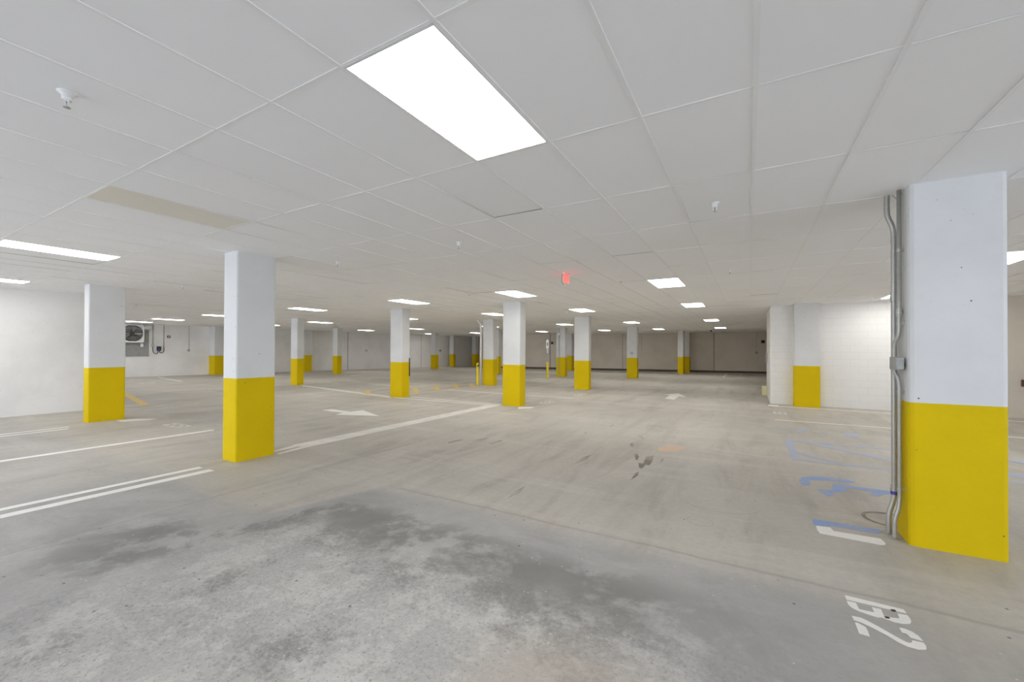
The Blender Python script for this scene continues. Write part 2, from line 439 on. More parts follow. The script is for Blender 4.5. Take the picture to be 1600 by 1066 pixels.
rnd = random.Random(4)
bm = bmesh.new()
kmin, kmax, jmin, jmax = -16, 57, -8, 30
for k in range(kmin, kmax):
    for j in range(jmin, jmax):
        if (k, j) in lamp_cells: continue
        x0, x1, y0, y1 = cell(k, j)
        if k < -6 and j > 12: continue
        dz = [0.0]*4
        if rnd.random() < 0.35:
            a = rnd.uniform(0.001, 0.0035); e = rnd.randrange(4); dz[e] = a; dz[(e+1) % 4] = a*rnd.uniform(0.3, 1)
        if rnd.random() < 0.035:
            e = rnd.choice((0, 2)); dz[e] = dz[e+1] = rnd.uniform(0.004, 0.007)
        g = 0.0065
        vs = [bm.verts.new((x, y, CZ+z)) for (x, y), z in zip(((x0+g, y0+g), (x1-g, y0+g), (x1-g, y1-g), (x0+g, y1-g)), dz)]
        bm.faces.new(vs[::-1])
ceiling = struct('ceiling', bm, M['tile'], loc=(0, 0, 0), recalc=False)
bm = bmesh.new()
hw = 0.0115
zt, zb = CZ-0.0004, CZ-0.0045
xa, xb = GX-kmax*TW, GX-kmin*TW; ya, yb = GY+jmin*TL, GY+jmax*TL
for k in range(kmin, kmax+1):
    x = GX-k*TW; box(bm, x-hw, x+hw, ya, yb if x < 3.3 else 15.6, zb, zt)
for j in range(jmin, jmax+1):
    y = GY+j*TL
    for k in range(kmin, kmax):
        x1 = GX-k*TW-hw; x0 = GX-(k+1)*TW+hw
        if k < -5 and j > 12: continue
        box(bm, x0, x1, y-hw*0.9, y+hw*0.9, zb+0.0015, zt)
link('ceiling_grid', bm, M['bar'], parent=ceiling)
bm = bmesh.new(); box(bm, -35, 9.6, -8, 39, 3.45, 3.6); link('deck', bm, M['deck'], parent=ceiling)
bm = bmesh.new(); box(bm, -35, 9.6, -8.05, -8.0, CZ, 3.46); link('bulkhead', bm, M['deck'], parent=ceiling)

# ================================================================ ceiling lights
def make_light(k, j, state, label, group=None):
    x0, x1, y0, y1 = cell(k, j)
    cx, cy = (x0+x1)/2, (y0+y1)/2
    t = thing('ceiling_light', (cx, cy, CZ), label, 'ceiling light', group)
    bm = bmesh.new(); fr = 0.017; g = 0.004; z0 = CZ-0.004; z1 = CZ+0.05
    box(bm, x0+g, x0+g+fr, y0+g, y1-g, z0, z1); box(bm, x1-g-fr, x1-g, y0+g, y1-g, z0, z1)
    box(bm, x0+g+fr, x1-g-fr, y0+g, y0+g+fr, z0, z1); box(bm, x0+g+fr, x1-g-fr, y1-g-fr, y1-g, z0, z1)
    box(bm, x0+g, x1-g, y0+g, y1-g, CZ+0.052, CZ+0.06)
    link('frame', bm, M['lamp_frame'] if state == 'lit' else M['cream'], parent=t)
    bm = bmesh.new(); e = g+fr+0.001
    box(bm, x0+e, x1-e, y0+e, y1-e, CZ-0.001, CZ+0.012)
    link('diffuser', bm, M['lit'] if state == 'lit' else M['cream'], parent=t)
    return t
def copy_thing(o, loc, label, group):
    c = o.copy(); C.objects.link(c); c.location = loc; c['label'] = label
    if group: c['group'] = group
    elif 'group' in c: del c['group']
    for ch in [x for x in bpy.data.objects if x.parent == o]:
        d = ch.copy(); C.objects.link(d); d.parent = c
        for g in [x for x in bpy.data.objects if x.parent == ch]:
            e = g.copy(); C.objects.link(e); e.parent = d
    return c
lane = {2: 'over the driving lane by the block wall', 8: 'in the row over the middle parking columns', 14: 'in the row over the aisle left of the middle columns',
        22: 'in the fourth row of lights from the block wall', 32: 'in the fifth row of lights toward the far left wall', 40: 'in the row closest to the far left wall'}
depth = {0: 'nearest', 6: 'second', 10: 'third', 16: 'fourth', 22: 'farthest'}
GRP = 'lit ceiling panel lights'
special = {
 (2, 0): 'large glowing white ceiling panel light closest to the viewer',
 (14, 0): 'long lit ceiling panel light cut by the left edge, nearer the viewer',
 (22, 0): 'lit ceiling panel light cut by the left edge, above the plain white wall',
 (-6, 6): 'lit ceiling panel light seen to the right of the thick yellow and white column',
 (-6, 10): 'lit ceiling panel light seen just left of the conduits, above the block wall',
 (46, 6): 'lit ceiling panel light directly above the wall fan',
}
first = None
for (k, j), st in sorted(lamp_cells.items()):
    if st == 'off': continue
    x0, x1, y0, y1 = cell(k, j)
    if (k, j) in special: lab = special[(k, j)]
    elif k in lane and j in depth:
        d_ = {6: 'nearest', 10: 'second', 16: 'third', 22: 'farthest'}[j] if k >= 32 else depth[j]
        lab = 'lit ceiling panel light, %s %s' % (d_, lane[k])
    else: lab = 'unseen ceiling panel light added to brighten the room, behind or beside the viewer'
    loc = ((x0+x1)/2, (y0+y1)/2, CZ)
    if first is None: first = make_light(k, j, 'lit', lab, GRP)
    else: copy_thing(first, loc, lab, GRP)
make_light(8, 0, 'off', 'unlit yellowed ceiling panel light among white tiles')

# ================================================================ columns
def column(x0, x1, y0, y1, label, yz=1.22, group='yellow and white columns', bev=0.02, z0=0.0):
    t = thing('concrete_column', ((x0+x1)/2, (y0+y1)/2, 0), label, 'column', group)
    bm = bmesh.new(); box(bm, x0, x1, y0, y1, yz, CZ+0.1, bev, 2, True); link('upper_shaft', bm, M['white'], parent=t)
    bm = bmesh.new(); box(bm, x0, x1, y0, y1, z0, yz, bev, 2, True); link('yellow_base', bm, M['yellow'], parent=t)
    return t
COL = {
 'A': (-12.98, -12.68, 3.33, 3.97, 'leftmost white column with yellow base, in front of the plain white wall'),
 'B': (-6.82, -6.45, 3.26, 3.84, 'tall white column with yellow base, second nearest, beside the double white line'),
 'C': (-18.46, -17.96, 11.70, 12.05, 'white column with yellow base at the left end of the double white stall line'),
 'D': (-28.95, -28.28, 19.0, 19.62, 'short looking column against the far left wall, half hidden behind another column'),
 'E': (-24.35, -23.87, 18.41, 18.79, 'small distant column standing clear before the far left wall joint'),
 'F': (-10.90, -10.34, 10.58, 10.97, 'white column with yellow base beside the yellow hatch marks'),
 'G': (-23.97, -23.49, 28.0, 28.5, 'distant column before the far end of the pale left wall'),
 'H': (-25.80, -25.31, 32.96, 33.37, 'distant column at the corner where pale wall meets dark wall'),
 'I': (-25.15, -24.65, 35.9, 36.5, 'darkest, most distant column in the shaded back corner'),
 'J': (-10.85, -10.27, 16.37, 16.75, 'column with a white wrapped pipe and yellow bollard at its side'),
 'K': (-15.45, -14.92, 24.5, 24.9, 'distant column squeezed between two nearer columns in the middle'),
 'L': (-6.39, -5.80, 10.73, 11.10, 'middle column with the broad white floor band ending at its foot'),
 'M': (-10.60, -9.99, 24.45, 24.85, 'distant column with a conduit down its face, behind the signpost'),
 'N': (-13.15, -12.6, 32.3, 32.8, 'far column half hidden behind the column right of the signpost'),
 'O': (-6.44, -5.78, 16.78, 17.06, 'column right of the middle one, beneath a ceiling light'),
 'P': (-6.40, -5.79, 25.49, 25.89, 'distant column with a small round outlet box on its white face'),
 'Q': (-4.42, -4.04, 32.1, 32.86, 'brighter and nearer of the two thin columns before the dark back wall'),
 'R': (-4.32, -3.92, 34.75, 35.2, 'dimmer thin column close against the dark back wall'),
 'S': (1.19, 1.83, 15.12, 15.6, 'column built into the white block wall'),
 'T': (-30.25, -29.5, 13.6, 14.3, 'column at the joint of the fan wall, peeking out left of a near column'),
 'Z': (1.19, 1.78, 4.80, 5.16, 'largest and nearest column, with conduits on its left side'),
}
cols = {}
for n, (x0, x1, y0, y1, lab) in COL.items():
    cols[n] = column(x0, x1, y0, y1, lab, bev=0.035 if n == 'Z' else (0.022 if n in 'ABLFO' else 0.03))

# black strip on the back edge of column F
bm = bmesh.new(); box(bm, -10.345, -10.315, 10.93, 10.96, 0.72, 1.36, 0.004)
tag(link('edge_strip', bm, M['black'], loc=(-10.33, 10.95, 0.72)), 'thin black upright strip on the rear edge of a yellow column base', 'edge strip')

# ================================================================ conduits on the nearest column
def strap(bm, x, y, z, r, xw):
    """one-hole strap that ties a pipe at (x, y) back to the wall plane x = xw"""
    tube(bm, [(x, y, z-0.012), (x, y, z+0.012)], r+0.003, 14)
    box(bm, x, xw, y-0.01, y+0.0, z-0.011, z+0.011)
def coupling(bm, x, y, z, r):
    lathe(bm, [(r+0.002, -0.04), (r+0.005, -0.038), (r+0.005, -0.012), (r+0.009, -0.010), (r+0.009, 0.010), (r+0.005, 0.012), (r+0.005, 0.038), (r+0.002, 0.04)], (x, y, z), n=14)

t = thing('conduit', (1.105, 5.02, 0), 'steel conduit standing farther from the corner, bent at top and foot, beside largest column', 'conduit', None)
xo, yo = 1.150, 5.045
bm = bmesh.new()
path = smooth_path([(1.106, 5.02, 0.0), (1.105, 5.02, 0.10), (1.112, 5.03, 0.19), (1.135, 5.04, 0.27), (xo, yo, 0.35), (xo, yo, 0.45)], 5) + [Vector((xo, yo, 2.70))]
path += smooth_path([(xo, yo, 2.72), (1.140, yo, 2.80), (1.112, yo, 2.88), (1.104, yo, 2.95), (1.104, yo, CZ+0.05)], 5)
tube(bm, path, 0.021, 14); link('pipe', bm, M['steel'], parent=t, smooth=True)
for z in (2.15, 0.40): bm = bmesh.new(); coupling(bm, xo, yo, z, 0.021); link('coupling', bm, M['steel'], parent=t)
for z in (2.66, 2.24): bm = bmesh.new(); strap(bm, xo, yo, z, 0.021, 1.19); link('strap', bm, M['steel'], parent=t)
bm = bmesh.new(); tube(bm, [(xo, yo, 0.355), (xo, yo, 0.385)], 0.0275, 14); link('tape', bm, M['blue_label'], parent=t)
bm = bmesh.new(); lathe(bm, [(0.05, 0), (0.05, 0.006), (0.026, 0.012)], (1.106, 5.02, 0), n=14); link('foot_flange', bm, M['steel'], parent=t)

t = thing('conduit', (1.118, 4.905, 0), 'steel conduit nearer the column corner, running straight up to the ceiling, jogging at the box', 'conduit', None)
xi, yi = 1.158, 4.925
bm = bmesh.new()
path = smooth_path([(1.118, 4.903, 0.0), (1.118, 4.903, 0.10), (1.125, 4.905, 0.18), (1.148, 4.915, 0.27), (xi, yi, 0.36), (xi, yi, 0.42)], 5)
path += smooth_path([(xi, yi, 1.34), (1.150, 4.93, 1.42), (1.136, 4.955, 1.47), (1.132, 4.965, 1.53)], 5)
path += smooth_path([(1.132, 4.965, 1.66), (1.136, 4.955, 1.73), (1.152, 4.93, 1.79), (xi, yi, 1.86)], 5) + [Vector((xi, yi, CZ+0.05))]
tube(bm, path, 0.0165, 14); link('pipe', bm, M['steel'], parent=t, smooth=True)
bm = bmesh.new(); coupling(bm, xi, yi, 2.00, 0.0165); link('coupling', bm, M['steel'], parent=t)
for z in (2.55, 1.90, 1.30, 0.44): bm = bmesh.new(); strap(bm, xi, yi, z, 0.0165, 1.19); link('strap', bm, M['steel'], parent=t)
bm = bmesh.new(); lathe(bm, [(0.04, 0), (0.04, 0.006), (0.02, 0.012)], (1.118, 4.903, 0), n=14); link('foot_flange', bm, M['steel'], parent=t)
t = thing('junction_box', (1.13, 4.97, 1.54), 'small grey metal junction box halfway up the conduits of the largest column', 'junction box')
bm = bmesh.new(); box(bm, 1.122, 1.172, 4.845, 5.03, 1.497, 1.602, 0.003); link('body', bm, M['box_steel'], parent=t)
bm = bmesh.new(); box(bm, 1.117, 1.122, 4.842, 5.033, 1.494, 1.605, 0.001); link('cover', bm, M['box_steel'], parent=t)
bm = bmesh.new(); lathe(bm, [(0.012, 0), (0.012, -0.003), (0.008, -0.005)], (1.152, 4.845, 1.566), axis='y', n=14); link('knockout', bm, M['steel'], parent=t)
# rod and wire scrap at the head of the conduits
t = thing('hanger_wire', (1.17, 4.93, CZ-0.03), 'bent hanger wire at the ceiling above the conduits', 'wire')
bm = bmesh.new(); tube(bm, [(1.13, 4.99, CZ-0.02), (1.15, 4.97, CZ-0.06), (1.185, 4.955, CZ-0.02)], 0.004, 6); link('wire', bm, M['steel'], parent=t)

# ================================================================ sprinkler heads
def sprinkler(x, y, label, s=1.0):
    t = thing('sprinkler_head', (x, y, CZ), label, 'sprinkler', 'fire sprinklers in the ceiling')
    bm = bmesh.new()
    lathe(bm, [(0.044, 0.0), (0.043, -0.004), (0.036, -0.009), (0.026, -0.015), (0.024, -0.03)], (x, y, CZ-0.001)); link('escutcheon', bm, M['bezel'], parent=t, smooth=True)
    bm = bmesh.new(); lathe(bm, [(0.023, -0.03), (0.022, -0.046), (0.013, -0.048), (0.013, -0.052)], (x, y, CZ)); link('body', bm, M['bezel'], parent=t)
    bm = bmesh.new()
    for s_ in (-1, 1): tube(bm, [(x+s_*0.015, y, CZ-0.044), (x+s_*0.017, y, CZ-0.060), (x+s_*0.010, y, CZ-0.076), (x, y, CZ-0.082)], 0.0035, 6)
    link('yoke', bm, M['bezel'], parent=t)
    bm = bmesh.new(); tube(bm, [(x, y, CZ-0.050), (x, y, CZ-0.078)], 0.003, 8); link('glass_bulb', bm, M['black'], parent=t)
    bm = bmesh.new(); lathe(bm, [(0.004, -0.082), (0.016, -0.085), (0.016, -0.087), (0.003, -0.089)], (x, y, CZ)); link('deflector', bm, M['steel'], parent=t)
    return t
SPR = [(-3.31, 0.77, 'white fire sprinkler head nearest the viewer, near the dropped tile corner'),
 (-0.28, 4.47, 'fire sprinkler head between the driving lane light and the largest column'),
 (-3.34, 4.45, 'fire sprinkler head beyond the large ceiling light, over the open floor'),
 (-5.78, 4.45, 'fire sprinkler head just right of the second nearest column top'),
 (-11.07, 4.45, 'fire sprinkler head between the two left columns'),
 (-17.0, 5.57, 'fire sprinkler head right of the leftmost column top'),
 (-2.19, 8.25, 'fire sprinkler head right of the red exit sign'),
 (-0.28, 8.22, 'fire sprinkler head over the driving lane, beyond the nearest one there'),
 (-5.96, 8.38, 'fire sprinkler head left of the light before the middle column'),
 (-5.72, 14.13, 'fire sprinkler head beside the third light of the middle row'),
 (-5.79, 21.62, 'fire sprinkler head beside the fourth light of the middle row'),
 (-5.63, 28.2, 'fire sprinkler head beside the farthest light of the middle row'),
 (-3.09, 30.7, 'fire sprinkler head in front of the dark back wall'),
 (2.83, 14.33, 'fire sprinkler head above the block wall, left of the conduits'),
 (-22.5, 8.48, 'fire sprinkler head by the light in front of the fan wall'),
 (-28.2, 8.9, 'fire sprinkler head close before the wall fan')]
s0 = None
for x, y, lab in SPR:
    if s0 is None: s0 = sprinkler(x, y, lab)
    else: copy_thing(s0, (x, y, CZ), lab, 'fire sprinklers in the ceiling')

# black dome camera
t = thing('dome_camera', (-2.2, 31.4, CZ), 'small black dome camera under the ceiling near the dark back wall', 'camera')
bm = bmesh.new(); lathe(bm, [(0.07, 0), (0.07, -0.03), (0.065, -0.035)], (-2.2, 31.4, CZ)); link('base', bm, M['bezel'], parent=t)
bm = bmesh.new(); lathe(bm, [(0.062, -0.035), (0.058, -0.07), (0.04, -0.1), (0.01, -0.115)], (-2.2, 31.4, CZ)); link('dome', bm, M['black'], parent=t, smooth=True)

# ================================================================ exit sign
ex, ey = -2.93, 7.22
t = thing('exit_sign', (ex, ey, CZ), 'small red lit exit sign hanging edge-on from the ceiling', 'exit sign')
bm = bmesh.new(); box(bm, ex-0.035, ex+0.035, ey-0.13, ey+0.13, CZ-0.025, CZ, 0.004); link('canopy', bm, M['lamp_frame'], parent=t)
bm = bmesh.new(); box(bm, ex-0.006, ex+0.006, ey-0.125, ey+0.125, CZ-0.185, CZ-0.025, 0.002); link('panel', bm, M['exit_panel'], parent=t)
cu = bpy.data.curves.new('exit_text', 'FONT'); cu.body = 'EXIT'; cu.size = 0.14; cu.extrude = 0.0015; cu.align_x = 'CENTER'; cu.align_y = 'CENTER'
tmp = bpy.data.objects.new('tmp_text', cu); C.objects.link(tmp)
bpy.context.view_layer.update()
me = bpy.data.meshes.new_from_object(tmp.evaluated_get(bpy.context.evaluated_depsgraph_get()))
bpy.data.objects.remove(tmp)
me.materials.clear(); me.materials.append(M['exit'])
for s_ in (1, -1):
    o = bpy.data.objects.new('lettering', me); C.objects.link(o); o.parent = t
    o.rotation_euler = (math.pi/2, 0, s_*math.pi/2); o.scale = (0.74, 1, 1)
    o.location = (s_*0.0078, 0, -0.106)
bm = bmesh.new(); tube(bm, smooth_path([(ex-0.02, ey-0.14, CZ-0.02), (ex-0.02, ey-0.17, CZ-0.12), (ex-0.02, ey-0.15, CZ-0.20), (ex, ey-0.1, CZ-0.225)], 5), 0.003, 6); link('cable', bm, M['black'], parent=t)

# ================================================================ exhaust fan on the far left wall
def onwall(s, out, z, A=FW[0], d=fwd, nn=fwn):
    return Vector((A[0]+d.x*s+nn.x*out, A[1]+d.y*s+nn.y*out, z))
def s_of(y): return (y-FW[0][1])/fwd.y
D3 = Vector((fwd.x, fwd.y, 0)); N3 = Vector((fwn.x, fwn.y, 0)); U3 = Vector((0, 0, 1))
bm = bmesh.new(); obox(bm, onwall(s_of(9.7), 0.012, 1.99), D3, N3, U3, 1.0, 0.012, 0.75)
obox(bm, onwall(s_of(9.7), 0.03, 1.22), D3, N3, U3, 1.02, 0.03, 0.02)
tag(link('wall_recess_panel', bm, M['grey'], loc=onwall(s_of(9.7), 0.012, 1.99)), 'grey unpainted panel in the white wall behind the fan', 'wall panel')
fs = s_of(9.92); fc = onwall(fs, 0.22, 2.53)
t = thing('exhaust_fan', onwall(fs, 0.0, 2.0), 'round exhaust fan in a square white steel frame on the wall', 'fan')
H2 = 0.485
bm = bmesh.new()
for sg in (-1, 1):
    obox(bm, fc+D3*(sg*H2), D3, N3, U3, 0.03, 0.16, H2+0.03); obox(bm, fc+U3*(sg*H2), D3, N3, U3, H2+0.03, 0.16, 0.03)
link('frame', bm, M['bezel'], parent=t)
bm = bmesh.new(); n = 40
ring_o = []; ring_i = []
def fp(r, a, off): return fc + D3*(r*math.cos(a)) + U3*(r*math.sin(a)) + N3*off
for k in range(n):     # square face plate with a round opening
    a = 2*math.pi*k/n; m_ = 1/max(abs(math.cos(a)), abs(math.sin(a)))
    ring_o.append((bm.verts.new(fp(0.47*m_, a, 0.12)), bm.verts.new(fp(0.44, a, 0.12)), bm.verts.new(fp(0.42, a, -0.05))))
for k in range(n):
    a = ring_o[k]; b = ring_o[(k+1) % n]
    bm.faces.new((a[0], b[0], b[1], a[1])); bm.faces.new((a[1], b[1], b[2], a[2]))
link('shroud', bm, M['lamp_frame'], parent=t)
bm = bmesh.new()
tube(bm, [fp(0.45, 2*math.pi*k/n, 0.13) for k in range(n+1)], 0.022, 8, False)
link('ring', bm, M['black'], parent=t)
bm = bmesh.new()
for rr in (0.12, 0.19, 0.26, 0.33, 0.40): tube(bm, [fp(rr, 2*math.pi*k/n, 0.14) for k in range(n+1)], 0.006, 5, False)
for k in range(8): tube(bm, [fp(0.1, math.pi*k/4+0.2, 0.145), fp(0.45, math.pi*k/4+0.2, 0.14)], 0.006, 5)
link('guard', bm, M['black'], parent=t)
bm = bmesh.new(); obox(bm, fc+N3*0.10-U3*0.02, D3, N3, U3, 0.5, 0.02, 0.016); link('motor_bar', bm, M['bezel'], parent=t)
bm = bmesh.new(); tube(bm, [fc-N3*0.02, fc+N3*0.13], 0.10, 18); link('motor', bm, M['black'], parent=t)
for k in range(5):
    bm = bmesh.new(); a0 = 2*math.pi*k/5
    v1 = [bm.verts.new(fp(r, a0+da, off)) for r, da, off in ((0.08, -0.25, 0.0), (0.38, -0.30, 0.03), (0.41, 0.18, -0.05), (0.08, 0.35, -0.04))]
    v2 = [bm.verts.new(v.co + N3*0.006) for v in v1]
    bm.faces.new(v1); bm.faces.new(v2[::-1])
    for i in range(4): bm.faces.new((v1[i], v1[(i+1) % 4], v2[(i+1) % 4], v2[i]))
    link('blade', bm, M['box_steel'], parent=t)
bm = bmesh.new(); obox(bm, fc+U3*0.56+N3*0.05, D3, N3, U3, 0.6, 0.08, 0.010); link('rail', bm, M['box_steel'], parent=t)
bm = bmesh.new(); obox(bm, fc-U3*0.53+N3*0.03, D3, N3, U3, 0.60, 0.10, 0.012); link('rail', bm, M['box_steel'], parent=t)
bm = bmesh.new(); obox(bm, onwall(s_of(10.35), 0.16, 1.86), D3, N3, U3, 0.06, 0.05, 0.11); link('pull_switch', bm, M['bezel'], parent=t)
bm = bmesh.new(); obox(bm, onwall(s_of(10.55), 0.12, 2.90), D3, N3, U3, 0.22, 0.1, 0.11); link('vent_flap', bm, M['bezel'], parent=t)

# wall wiring next to the fan
def wall_tube(name, pts, r, label, cat, mat='steel', parent=None, out=0.03):
    bm = bmesh.new(); tube(bm, [onwall(s_of(y), out, z) for y, z in pts], r, 8)
    o = link(name, bm, M[mat], parent=parent, loc=onwall(s_of(pts[0][0]), 0, pts[-1][1]), smooth=True)
    if parent is None: tag(o, label, cat)
    return o
wall_tube('conduit', [(10.85, CZ), (10.85, 1.85)], 0.02, 'conduit dropping to a small box on the wall next to the fan', 'conduit')
wall_tube('conduit', [(11.35, CZ), (11.35, 1.75)], 0.02, 'conduit dropping right of the black switch box near the fan', 'conduit')
bm = bmesh.new(); obox(bm, onwall(s_of(10.85), 0.04, 1.83), D3, N3, U3, 0.06, 0.04, 0.07)
tag(link('junction_box', bm, M['box_steel'], loc=onwall(s_of(10.85), 0, 1.76)), 'small grey box at the lower end of the conduit beside the fan', 'junction box')
t = thing('switch_box', onwall(s_of(11.12), 0, 1.5), 'black electric switch box with two looping cables on the white wall', 'switch box')
bm = bmesh.new(); obox(bm, onwall(s_of(11.12), 0.07, 1.66), D3, N3, U3, 0.10, 0.07, 0.13); link('body', bm, M['black'], parent=t)
bm = bmesh.new(); obox(bm, onwall(s_of(11.12), 0.15, 1.62), D3, N3, U3, 0.04, 0.015, 0.06); link('handle', bm, M['blue_label'], parent=t)
for pts in ([(10.85, 1.76), (10.86, 1.50), (10.95, 1.37), (11.05, 1.38), (11.10, 1.54)], [(11.35, 1.76), (11.36, 1.52), (11.28, 1.40), (11.19, 1.42), (11.15, 1.54)]):
    bm = bmesh.new(); tube(bm, smooth_path([onwall(s_of(y), 0.03, z) for y, z in pts], 5), 0.018, 8); link('cable', bm, M['black'], parent=t, smooth=True)
def strobe(P, d, nn, label, mat='darkred', s=0.075, stem=None):
    P = Vector(P); d = Vector((d.x, d.y, 0)); nn = Vector((nn.x, nn.y, 0))
    t = thing('fire_alarm', P, label, 'fire alarm')
    bm = bmesh.new(); obox(bm, P+nn*0.03, d, nn, U3, s, 0.03, s); link('housing', bm, M[mat], parent=t)
    bm = bmesh.new(); obox(bm, P+nn*0.068, d, nn, U3, s*0.35, 0.01, s*0.5); link('lens', bm, M['lamp_frame'] if mat != 'black' else M['black'], parent=t)
    if stem:
        bm = bmesh.new(); tube(bm, [P+nn*0.015+U3*s, Vector((P.x, P.y, CZ))+nn*0.015], 0.01, 6); link('conduit', bm, M['wall'] if mat != 'black' else M['tan'], parent=t)
    return t
def outlet(P, d, nn, label, mat='box_steel', stem=True, r=0.055):
    P = Vector(P); d3 = Vector((d.x, d.y, 0)); n3 = Vector((nn.x, nn.y, 0))
    t = thing('outlet_box', P, label, 'outlet box')
    bm = bmesh.new(); tube(bm, [P, P+n3*0.05], r, 14); link('body', bm, M[mat], parent=t)
    bm = bmesh.new(); tube(bm, [P+n3*0.05, P+n3*0.058], r*0.6, 12); link('cover', bm, M['steel'], parent=t)
    if stem:
        bm = bmesh.new(); tube(bm, [P+n3*0.02+U3*r, Vector((P.x, P.y, CZ))+n3*0.02], 0.013, 6); link('conduit', bm, M['steel'], parent=t)
    return t
strobe(onwall(s_of(11.58), 0, 2.38), fwd, fwn, 'dark red fire alarm high on the white wall right of the fan', stem=True)
outlet(onwall(s_of(12.55), 0, 1.56), fwd, fwn, 'round outlet box under a thin conduit on the white fan wall', r=0.08)
outlet(onwall(s_of(24.46), 0, 1.57), fwd, fwn, 'grey round outlet box on the pale wall between two columns', stem=False, r=0.08)
outlet(onwall(s_of(32.57)-0.3, 0, 1.59), fwd, fwn, 'black round outlet box near the far end of the pale wall', mat='black', stem=False, r=0.09)
def onback(x, z): return Vector((x, bw_at(x), z))
strobe(onback(-15.02, 2.31), bwd, bwn, 'black fire alarm on the dark back wall beside the signpost', 'black', 0.1)
outlet(onback(-7.57, 1.56), bwd, bwn, 'pale round outlet on the dark back wall right of a column', mat='bezel', stem=True, r=0.08)
outlet(onback(0.53, 1.54), bwd, bwn, 'grey outlet under a conduit on the back wall near the block wall', r=0.11)
strobe(onback(0.94, 2.37), bwd, bwn, 'black fire alarm on the back wall closest to the block wall corner', 'black', 0.11, stem=True)
P = (-6.1, 25.49, 1.51)
outlet(P, Vector((1, 0)), Vector((0, -1)), 'grey round outlet on the white face of a distant column', stem=False, r=0.085)
strobe((6.02, 15.5, 0.88), Vector((1, 0)), Vector((0, -1)), 'dark red alarm box low on the tan wall at the right edge', 'darkred', 0.085)
t = thing('wall_box', (0.60, 18.3, 1.38), 'thin grey box on the end of the block wall', 'wall box')
bm = bmesh.new(); box(bm, 0.56, 0.60, 18.1, 18.5, 1.2, 1.6, 0.01); link('body', bm, M['box_steel'], parent=t)
bm = bmesh.new(); box(bm, 0.548, 0.56, 18.15, 18.45, 1.25, 1.55, 0.004); link('door', bm, M['box_steel'], parent=t)
t = thing('corner_guard', (0.55, 18.4, 0), 'pale yellow low guard at the foot of the block wall end', 'corner guard')
bm = bmesh.new(); box(bm, 0.45, 0.60, 18.3, 18.62, 0, 0.34, 0.015); link('post', bm, plain('pale_yellow_paint', (0.78, 0.72, 0.42), 0.5), parent=t)

# conduit on column M
t = thing('conduit', (-10.38, 24.44, 0), 'thin conduit with a small white horn running down a distant column', 'conduit')
bm = bmesh.new(); tube(bm, [(-10.38, 24.42, 0.15), (-10.38, 24.42, CZ)], 0.022, 8); link('pipe', bm, M['box_steel'], parent=t)
bm = bmesh.new(); box(bm, -10.47, -10.29, 24.34, 24.443, 2.62, 2.74, 0.02); link('horn', bm, M['bezel'], parent=t)

# ================================================================ bollards, sign, wrapped pipe
def bollard(x, y, h, r, label):
    t = thing('bollard', (x, y, 0), label, 'bollard', 'yellow bollards')
    bm = bmesh.new(); lathe(bm, [(r, 0), (r, h-0.03), (r*0.85, h-0.01), (r*0.4, h)], (x, y, 0), n=20); link('post', bm, M['bollard'], parent=t, smooth=False)
    return t
t = bollard(-11.02, 16.22, 1.05, 0.062, 'yellow bollard with a black tag beside the column with the wrapped pipe')
bm = bmesh.new(); obox(bm, (-10.96, 16.17, 0.92), (0.87, 0.5, 0), (0.5, -0.87, 0), (0.35, 0, 0.94), 0.045, 0.008, 0.035); link('tag', bm, M['black'], parent=t)
bollard(-10.36, 22.63, 0.97, 0.07, 'distant yellow bollard that carries the signpost')
t = thing('sign_post', (-10.36, 22.63, 0.97), 'thin post with a narrow white sign rising out of a yellow bollard', 'sign')
bm = bmesh.new(); tube(bm, [(-10.36, 22.63, 0.972), (-10.36, 22.63, 2.30)], 0.020, 8); link('pole', bm, M['steel'], parent=t)
sd = Vector((0.42, -0.9, 0)).normalized()
bm = bmesh.new(); sv = Vector((sd.x, sd.y, 0)); sn = Vector((-sd.y, sd.x, 0))
obox(bm, (-10.36, 22.60, 2.03), (0.866, 0.5, 0), (0.5, -0.866, 0), (0, 0, 1), 0.075, 0.012, 0.26); link('sign_board', bm, M['bezel'], parent=t)
bm = bmesh.new()
obox(bm, (-10.353, 22.587, 2.02), (0.866, 0.5, 0), (0.5, -0.866, 0), (0, 0, 1), 0.022, 0.003, 0.09); link('sign_mark', bm, M['black'], parent=t)
bm = bmesh.new(); obox(bm, (-10.36, 22.61, 1.62), (0.866, 0.5, 0), (0.5, -0.866, 0), (0, 0, 1), 0.035, 0.012, 0.13); link('lower_plate', bm, M['lamp_frame'], parent=t)
t = thing('wrapped_pipe', (-10.90, 16.34, 0), 'white wrapped drain pipe down the side of a column, behind the bollard', 'pipe')
bm = bmesh.new(); tube(bm, [(-10.90, 16.30, 0), (-10.90, 16.30, 2.7)] + smooth_path([(-10.90, 16.30, 2.75), (-10.92, 16.30, 2.88), (-11.02, 16.28, 2.98), (-11.08, 16.26, CZ)], 4), 0.05, 12); link('pipe', bm, M['pvc'], parent=t, smooth=True)
bm = bmesh.new(); tube(bm, [(-10.99, 16.29, 2.72), (-11.06, 16.28, 2.74)], 0.03, 8); link('clamp', bm, M['box_steel'], parent=t)

